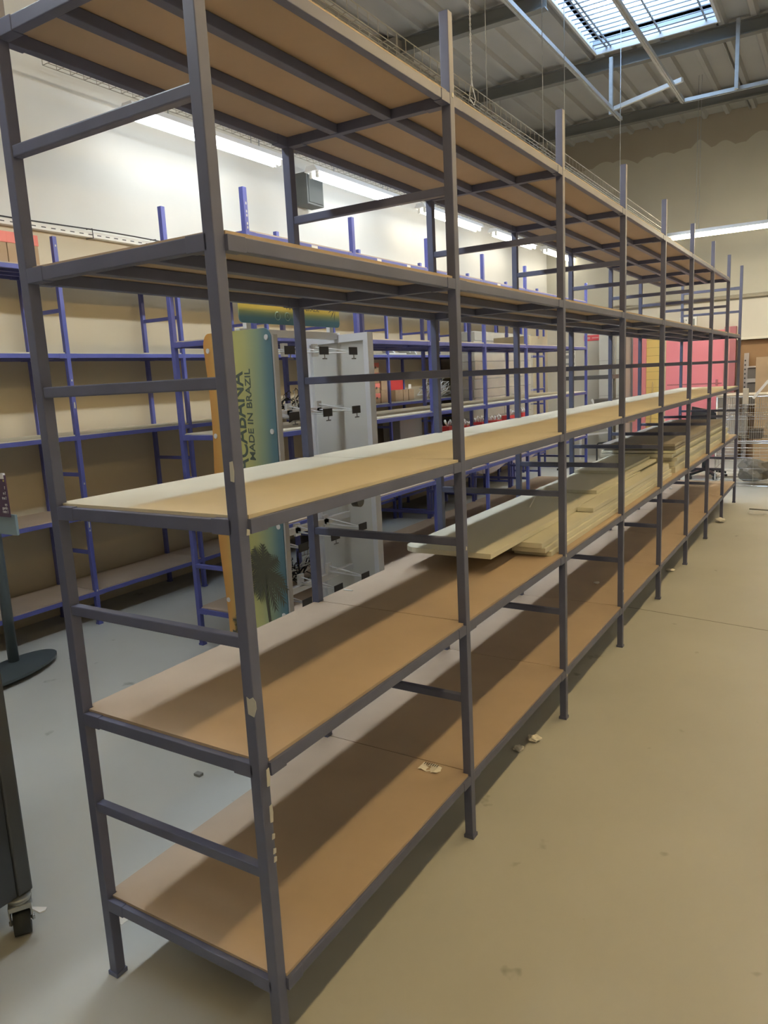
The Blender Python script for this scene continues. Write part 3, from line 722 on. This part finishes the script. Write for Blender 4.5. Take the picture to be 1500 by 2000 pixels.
# hangers / wire clutter
def hangers(cx, cy, z0, n, sy, label, seed, m1=BLACKP, m2=PLAST):
    rd = random.Random(seed); t = thing('hanger_pile', label, 'hangers', (cx,cy,z0)); q = on_parent(t)
    for mm, nm in ((m1,'dark_hangers'),(m2,'pale_hangers')):
        mb = MB()
        for k in range(n):
            x, y = cx+rd.uniform(-.1,.1), cy+rd.uniform(-sy,sy); a = rd.uniform(0,3.14); z_ = z0+.01+rd.uniform(0,.13); tz = rd.uniform(-.03,.06)
            c_, s_ = math.cos(a), math.sin(a)
            pts = [(-.12,-.0),(0,.06),(.12,0),(-.12,0)]
            P3_ = [(x+u*c_*.8, y+u*s_*.8, max(z0+.006, z_+w+tz*(u/.12))) for u, w in pts]
            mb.tube(P3_, .005, 5)
            top = Vector(P3_[1]); mb.tube([top, top+Vector((0,0,.03)), top+Vector((.02*c_,.02*s_,.045)), top+Vector((.03*c_,.03*s_,.03))], .0025, 5)
        o = q(nm, mb, mm)
        o['kind'] = 'stuff'
    return t
hangers(-1.95,2.75,LV[2]+.002,16,.22,'tangled black and white hangers on the middle rack behind the display stand',1)
hangers(-3.45,7.4,LV[2]+.002,14,.2,'pale hangers piled on the wall rack right of the cartons',2,PLAST,WHITE)
hangers(-1.98,4.55,LV[1]+.002,14,.2,'dark hangers heaped on the middle rack, second shelf',3)
hangers(-1.98,2.6,LV[0]+.002,12,.2,'dark hangers heaped on the bottom shelf of the middle rack',4)

# low benches in front of the wall rack
be = thing('low_bench', 'long low blue-legged bench in front of the wall rack, seen under the middle rack', 'bench', (-3.04,7.8,0)); q = on_parent(be)
q('bench_top', MB().box((-3.255,6.03,.70),(-2.82,9.56,.718)), BOARD2)
for y in (6.06,7.21,8.41,9.5):
    for x in (-3.245,-2.84): q('leg', MB().box((x-.016,y-.016,0),(x+.016,y+.016,.70)), BLUE)
    q('end_rail', MB().box((-3.23,y-.012,.09),(-2.856,y+.012,.115)), BLUE); q('end_rail', MB().box((-3.23,y-.012,.66),(-2.856,y+.012,.70)), BLUE)
q('front_rail', MB().box((-2.852,6.076,.66),(-2.828,9.484,.70)), BLUE)
# drooping cloth bins under it
for k in range(3):
    mb = MB(); y0_ = 6.12+1.15*k
    pr = [(y0_+1.02*j/8, .52-.08*math.sin(math.pi*j/8)) for j in range(9)]
    for (a, za), (b_, zb) in zip(pr, pr[1:]):
        v = [mb.bm.verts.new(p_) for p_ in ((-2.87,a,za),(-2.87,b_,zb),(-2.87,b_,zb-.14),(-2.87,a,za-.14))]; mb.bm.faces.new(v)
        v = [mb.bm.verts.new(p_) for p_ in ((-2.87,a,za-.14),(-2.87,b_,zb-.14),(-3.2,b_,zb-.14),(-3.2,a,za-.14))]; mb.bm.faces.new(v)
        v = [mb.bm.verts.new(p_) for p_ in ((-3.2,a,.64),(-3.2,b_,.64),(-3.2,b_,zb-.14),(-3.2,a,za-.14))]; mb.bm.faces.new(v)
    o = mb.build('cloth_sling', mat('pale_cloth', (.42,.36,.36), .9)); md = o.modifiers.new('th','SOLIDIFY'); md.thickness = .004
    tag(o, '%s drooping pale cloth sling under the low bench' % ORD[k], 'cloth', 'cloth slings under the bench')
# film-wrapped carton stack
ws = thing('wrapped_stack', 'tall pile of flat cartons wrapped in clear film beside the far wall rack', 'carton stack', (-3.12,8.7,.72)); q = on_parent(ws)
zc = .7185; rd = random.Random(5); k = 0
while zc < 2.10:
    h_ = rd.choice((.11,.13,.15)); a, c_ = rd.uniform(-.015,.015), rd.uniform(-.015,.015)
    for y0_, y1_ in ((7.62+a,8.62+c_),(8.65+c_,9.62-a)):
        q('flat_carton', MB().box((-3.25+a*.3,y0_,zc),(-3.0+a,y1_,zc+h_-.006),.004), FILM)
    zc += h_
q('film_wrap', MB().box((-3.262,7.59,.7185),(-2.972,9.66,zc+.005),.02), CLEAR)
# red bags on the bench
rd = random.Random(11)
for k in range(6):
    y = 6.55+.46*k; w = .15+.03*rd.random(); h_ = .25+.05*rd.random()
    t = thing('red_bag', 'red bag of white packing on the low bench, %s from the left' % ORD[k], 'bag', (-2.9,y,.7185), 'red bags on the bench'); q = on_parent(t)
    q('bag', MB().prism([(-.055,0),(.055,0),(.06,h_),(-.06,h_)], lambda a,z_: (-2.9+a,y,.7185+z_), lambda a,z_: (-2.9+a,y+w,.7185+z_)), RED)
    mb = MB()
    for j in range(9):
        p0 = Vector((-2.9+rd.uniform(-.045,.045), y+w*rd.uniform(.1,.9), .7185+h_-.005)); p1 = p0+Vector((rd.uniform(-.04,.04),rd.uniform(-.05,.05),rd.uniform(.03,.08))); p2 = p1+Vector((rd.uniform(0,.04),rd.uniform(-.04,.04),-.03))
        mb.tube([p0,p1,p2], [.008,.011,.004], 6)
    o = q('packing_paper', mb, PLAST); o['kind'] = 'stuff'
# objects at the far end of the middle rack
carton(-2.2,-1.8,6.4,6.95,LV[3]+.002,.10,'flat pale carton on the fourth shelf of the middle rack', body=FILM, name='carton')
slp = MB()
for k in range(12): slp.prism([(0,0),(.03,0),(-.03,.075),(-.06,.075)], lambda a,z_,k=k: (-3.35,8.0+k*.085+a,LV[3]+.003+z_), lambda a,z_,k=k: (-3.31,8.0+k*.085+a,LV[3]+.003+z_))
tag(slp.build('striped_trim', WHITE), 'row of slanted white slats on the far part of the wall rack', 'slats')

# ------------------------------------------------------------------ far end of the room
yF = YF
def far_panel(n, x0, x1, z0, z1, m, th=.04): return struct(n, MB().box((x0, yF-th, z0), (x1, yF, z1), .003), m)
d1 = struct('door_1', MB().box((-1.625, yF-.10, 0), (-.72, yF-.045, 2.10), .003), PINK)
for a, b_, nm in (((-1.60, yF-.104, 1.225), (-.74, yF-.1, 1.245), 'door_rail'), ((-.83, yF-.14, 1.20), (-.80, yF-.10, 1.30), 'door_handle')):
    o = MB().box(a, b_, .001).build(nm, MAUVE, d1)
far_panel('trim_10', -1.665, -1.625, 0, 2.12, mat('cream_jamb', (.62,.50,.34), .6), .11)
far_panel('trim_11', -.72, -.635, 0, 2.14, mat('pale_pink', (.55,.25,.25), .6), .12)
far_panel('trim_12', -.635, -.545, 0, 2.14, MAUVE, .12)
d2 = struct('door_2', MB().box((-1.955, yF-.06, 0), (-1.665, yF-.01, 2.1)), mat('yellow_boards', (.68,.50,.17), .6))
mb = MB()
for k in range(15): mb.box((-1.953, yF-.0625, .12+.135*k), (-1.667, yF-.0605, .125+.135*k))
mb.build('board_gap', mat('gap_brown', (.32,.22,.08), .8), d2)
MB().box((-1.72, yF-.08, 1.27), (-1.69, yF-.06, 1.33)).build('switch_box', PLAST, d2)
MB().bar((-1.90, yF-.075, 0), (-1.84, yF-.075, 1.3), .02, .02).build('wood_batten', mat('raw_batten', (.5,.36,.16), .7), d2)
far_panel('trim_13', -2.175, -1.955, 0, 2.1, mat('rose_jamb', (.66,.24,.26), .55), .10)
far_panel('trim_14', -.53, 3.2, 1.915, 1.955, mat('white_ledge', (.66,.62,.52), .6), .16)
far_panel('trim_15', -.53, 3.2, 0, 1.91, mat('brown_partition', (.30,.175,.085), .75, var=.06, scale=2), .05)
# pipe run and emergency unit
mb = MB().tube([(-2.75,yF-.05,2.56),(-2.3,yF-.05,2.58),(-1.1,yF-.05,2.595),(4.5,yF-.05,2.605)], .022, 8).tube([(-2.75,yF-.04,2.60),(-2.45,yF-.05,2.63),(-2.1,yF-.05,2.60),(-1.7,yF-.05,2.63),(-1.2,yF-.05,2.62),(4.5,yF-.045,2.64)], .014, 8)
tag(mb.build('conduit_run', mat('conduit', (.30,.27,.21), .6)), 'grey conduit running across the far wall above the pink door', 'conduit')
ex = thing('emergency_exit_light', 'small white emergency exit light unit on the far wall above the pink door', 'exit light', (-1.29,yF-.04,2.25)); q = on_parent(ex)
q('case', MB().box((-1.42,yF-.07,2.17),(-1.155,yF,2.345),.006), PLAST)
q('pictogram', MB().box((-1.39,yF-.0715,2.20),(-1.35,yF-.0705,2.31)).box((-1.33,yF-.0715,2.285),(-1.31,yF-.0705,2.305)).bar((-1.325,yF-.071,2.28),(-1.335,yF-.071,2.24),.001,.018).bar((-1.335,yF-.071,2.24),(-1.315,yF-.071,2.20),.001,.01)
  .bar((-1.335,yF-.071,2.24),(-1.355,yF-.071,2.21),.001,.01).bar((-1.29,yF-.071,2.25),(-1.24,yF-.071,2.25),.001,.015).bar((-1.24,yF-.071,2.25),(-1.26,yF-.071,2.275),.001,.01).bar((-1.24,yF-.071,2.25),(-1.26,yF-.071,2.225),.001,.01).box((-1.215,yF-.0715,2.20),(-1.185,yF-.0705,2.31)), mat('picto_grey', (.22,.24,.23), .6))
# pale cabinets and a column left of the rose jamb
cbt = thing('pale_locker', 'tall pale grey locker standing beside the rose door jamb', 'locker', (-2.45,12.2,0)); q = on_parent(cbt)
q('body', MB().box((-2.66,12.02,0),(-2.22,12.49,2.15),.004), mat('locker_grey', (.50,.50,.47), .5))
q('door_seam', MB().box((-2.45,12.017,.05),(-2.444,12.02,2.1)).box((-2.655,12.017,1.70),(-2.225,12.02,1.706)).box((-2.655,12.017,1.1),(-2.225,12.02,1.106)), GREYP)
q('side_rail', MB().box((-2.232,11.98,.3),(-2.20,12.02,2.15)), mat('locker_dark', (.22,.20,.18), .5))
ra = thing('garment_rail', 'dark metal garment rail standing near the far left corner', 'garment rail', (-2.5,10.6,0)); q = on_parent(ra)
for x in (-2.82,-2.02): q('upright', MB().tube([(x,10.6,.03),(x,10.6,2.3)], .022, 8), mat('bronze_metal', (.14,.12,.09), .45))
q('shelf', MB().box((-2.82,10.4,1.41),(-2.0,10.8,1.47)), mat('dark_shelf', (.09,.085,.08), .5)); q('shelf', MB().box((-2.82,10.4,.74),(-1.75,10.8,.77)), mat('taupe_shelf', (.3,.24,.18), .6))
q('base', MB().box((-2.86,10.35,.0),(-2.78,10.85,.03)).box((-2.06,10.35,0),(-1.98,10.85,.03)), BLACK)
carton(-2.28,-1.86,10.42,10.78,.775,.33,'grey carton with a dark lid on the shelf of the garment rail', mat('dark_lid', (.10,.085,.07), .6), .14, body=mat('grey_carton', (.30,.28,.26), .7))
tag(MB().box((-2.8,10.45,.772),(-2.35,10.75,.93),.02).build('white_sack', PLAST), 'white folded sack on the garment rail shelf', 'sack')
rs = thing('red_sign', 'small red sign on the far wall near the left corner', 'sign', (-2.9,yF-.01,2.13)); q = on_parent(rs)
q('plate', MB().box((-3.06,yF-.012,2.07),(-2.74,yF,2.17),.004), mat('sign_red', (.62,.08,.10), .5)); q('mark', MB().box((-3.0,yF-.0135,2.10),(-2.95,yF-.0125,2.14)).box((-2.92,yF-.0135,2.11),(-2.80,yF-.0125,2.13)), mat('sign_pink', (.7,.35,.35), .5))
nb_ = thing('notice_sheet', 'white notice sheet with dark lines on the far wall behind the garment rail', 'notice', (-3.3,yF-.01,1.75)); q = on_parent(nb_)
q('sheet', MB().box((-3.42,yF-.006,1.55),(-3.22,yF,1.95)), PAPER)
q('printed_lines', MB().box((-3.40,yF-.0075,1.88),(-3.24,yF-.0065,1.91)).box((-3.40,yF-.0075,1.78),(-3.24,yF-.0065,1.84)).box((-3.40,yF-.0075,1.66),(-3.24,yF-.0065,1.70)), GREYP)
# yellow topped low table, office chair
tb = thing('low_table', 'low table with a pale yellow top in front of the pink door', 'table', (-1.3,10.5,0)); q = on_parent(tb)
q('table_top', MB().box((-1.72,10.0,.42),(-.92,10.9,.45),.003), mat('pale_yellow', (.72,.62,.33), .5))
for x in (-1.68,-.96):
    for y in (10.05,10.85): q('leg', MB().box((x-.02,y-.02,0),(x+.02,y+.02,.42)), GREYP)
oc = thing('office_chair', 'black swivel office chair in front of the pink door', 'chair', (-.62,9.9,0)); q = on_parent(oc)
q('backrest', MB().prism([(-.16,.62),(.15,.62),(.17,.70),(.17,.86),(.10,.94),(-.08,.98),(-.17,1.0),(-.18,.85),(-.19,.72)], lambda a,z_: (-.585+a,9.72+abs(a)*.12,z_), lambda a,z_: (-.585+a,9.755+abs(a)*.12,z_)), BLACKP)
q('seat', MB().box((-.83,9.76,.44),(-.37,10.2,.50),.02), BLACKP); q('back_stem', MB().bar((-.585,9.78,.45),(-.585,9.75,.70),.05,.02), BLACK)
q('column', MB().tube([(-.6,9.95,.10),(-.6,9.95,.25),(-.6,9.95,.26),(-.6,9.95,.44)], [.045,.04,.028,.025], 12), BLACK)
for k in range(5):
    a = 2*math.pi*k/5+.3; e = (-.6+.27*math.cos(a),9.95+.27*math.sin(a),.07)
    l = q('base_arm', MB().bar((-.6,9.95,.12),e,.045,.03), BLACK); MB().disc((e[0],e[1],.028),(math.cos(a),math.sin(a),0),.028,.03).build('castor', BLACKP, l)
# pipe rail and clutter table
tag(MB().tube([(-1.95,9.4,0),(-1.95,9.4,.50),(-1.93,9.4,.53),(-1.75,9.4,.55),(-1.6,9.4,.56)], .012, 8).build('bent_rail', BLACKP), 'bent dark tube rail rising behind the pile of wide panels', 'rail')
# easel / slanted white frame on the wall behind the far end of the wall rack
ef = MB().bar((-2.75,11.9,1.05),(-2.45,11.9,.50),.03,.03).bar((-2.95,11.9,.42),(-2.25,11.9,.50),.03,.03).bar((-2.95,11.9,.42),(-2.95,11.9,0),.03,.03).bar((-2.25,11.9,.5),(-2.25,11.9,0),.03,.03)
tag(ef.build('slanted_frame', WHITE), 'white slanted frame standing in front of the far left wall', 'frame')

# wire cages on the right
def cage(x0,x1,y0,y1,z0,z1,label,nv,hz,bright=()):
    t = thing('wire_cage', label, 'wire cage', ((x0+x1)/2,(y0+y1)/2,z0)); q = on_parent(t)
    fr_ = MB()
    for x in (x0,x1):
        for y in (y0,y1): fr_.tube([(x,y,z0),(x,y,z1)], .009, 6)
    for z_ in (z0+.02,z1):
        fr_.tube([(x0,y0,z_),(x1,y0,z_),(x1,y1,z_),(x0,y1,z_),(x0,y0,z_)], .008, 6)
    q('frame', fr_, CHROME)
    for nm, (a0,a1,ax,c_) in (('front_mesh',(x0,x1,'x',y0)),('back_mesh',(x0,x1,'x',y1)),('left_mesh',(y0,y1,'y',x0)),('right_mesh',(y0,y1,'y',x1))):
        mb = MB(); n = nv if ax == 'x' else max(3,int(nv*(y1-y0)/(x1-x0)))
        for k in range(1,n):
            u = a0+(a1-a0)*k/n; p0,p1 = ((u,c_,z0+.02),(u,c_,z1)) if ax=='x' else ((c_,u,z0+.02),(c_,u,z1)); mb.tube([p0,p1], .0022, 4, False)
        for z_ in hz:
            p0,p1 = ((a0,c_,z_),(a1,c_,z_)) if ax=='x' else ((c_,a0,z_),(c_,a1,z_)); mb.tube([p0,p1], .0035 if z_ in bright else .0025, 5, False)
        q(nm, mb, CHROME)
    return q
hz = [.05,.09,.13,.25,.40,.44,.47,.60,.70,.80,.90,1.0]
q = cage(-.36,.95,9.15,9.95,.0,.56,'lower tall wire cage at the right, holding film-wrapped goods',6,[.06,.10,.24,.38,.42,.50],(.38,.50))
q = cage(-.36,.95,9.15,9.95,.565,1.135,'upper wire cage of close vertical wires, stacked on the lower cage',52,[.70,.86,.89,1.0],(.86,.89))
crumple((.06,9.5,.03), .19, mat('grey_bundle', (.26,.25,.23), .7), 'grey bundle lying in the lower wire cage', 'bundle', 'bundle', 21, .75)
crumple((.34,9.55,.60), .15, CLEAR, 'loose clear film in the upper wire cage, on the right', 'film', 'plastic_film', 22, .9)
crumple((-.18,9.55,.60), .15, CLEAR, 'loose clear film in the upper wire cage, on the left', 'film', 'plastic_film', 23, .9)
carton(.36,.62,9.35,9.75,.02,.34,'brown carton inside the lower wire cage', name='carton')
carton(.0,.14,9.3,9.6,.60,.11,'small dark carton inside the upper wire cage', body=mat('dark_carton', (.10,.09,.08), .7), name='small_box')
# shelf unit with slotted upright behind the cages
us = thing('wall_shelf_unit', 'grey slotted upright and shelves standing against the brown partition', 'shelf unit', (-.2,12.3,0)); q = on_parent(us)
q('slotted_upright', MB().box((-.405,12.28,0),(-.335,12.32,1.70)), mat('mauve_grey', (.36,.31,.28), .5))
mb = MB()
for k in range(22): mb.box((-.395,12.277,.1+.07*k),(-.375,12.2795,.125+.07*k))
q('slot_row', mb, BLACKP)
q('slotted_upright', MB().box((.8,12.28,0),(.87,12.32,1.70)), MATS['mauve_grey'])
for z_ in (1.49,1.30,.9): q('shelf', MB().box((-.335,12.0,z_-(.06 if z_==1.30 else .02)),(.8,12.32,z_)), mat('shelf_grey', (.42,.38,.35), .5))
tag(MB().box((-.32,12.02,1.302),(.10,12.3,1.465),.004).build('dark_crate', mat('crate_dark', (.12,.10,.085), .7)), 'dark crate on the upper shelf by the slotted upright', 'crate')
tag(MB().box((-.32,12.02,.902),(.10,12.3,1.235),.004).build('dark_crate', MATS['crate_dark']), 'larger dark crate on the shelf below, by the slotted upright', 'crate')
carton(-.10,.75,10.9,11.6,0,1.62,'tall brown carton standing at the right edge behind the wire cages', name='carton')
tag(MB().box((-.78,12.1,0),(-.45,12.36,1.08),.004).build('pale_panel_box', mat('pale_box', (.45,.38,.33), .7)), 'pale boxed panel standing between the pink door and the slotted upright', 'box')
tag(MB().bar((.06,9.0,1.12),(.22,9.02,1.33),.012,.03).build('white_strip', WHITE), 'white strip leaning out of the top of the upper wire cage', 'strip')
tag(MB().box((-.06,9.05,1.05),(.0,9.12,1.24),.004).build('pale_corner_post', mat('pale_post', (.55,.50,.42), .6)), 'short pale post at the near corner of the upper wire cage', 'post')
tag(MB().prism([(-.55,9.0),(.0,9.05),(-.05,9.7),(-.5,9.65)], lambda a,b_: (a+.2,b_+.16,1.145), lambda a,b_: (a+.2,b_+.16,1.16)).build('board_offcut', mat('offcut', (.45,.38,.28), .7)), 'pale board offcut lying on top of the upper wire cage', 'board')
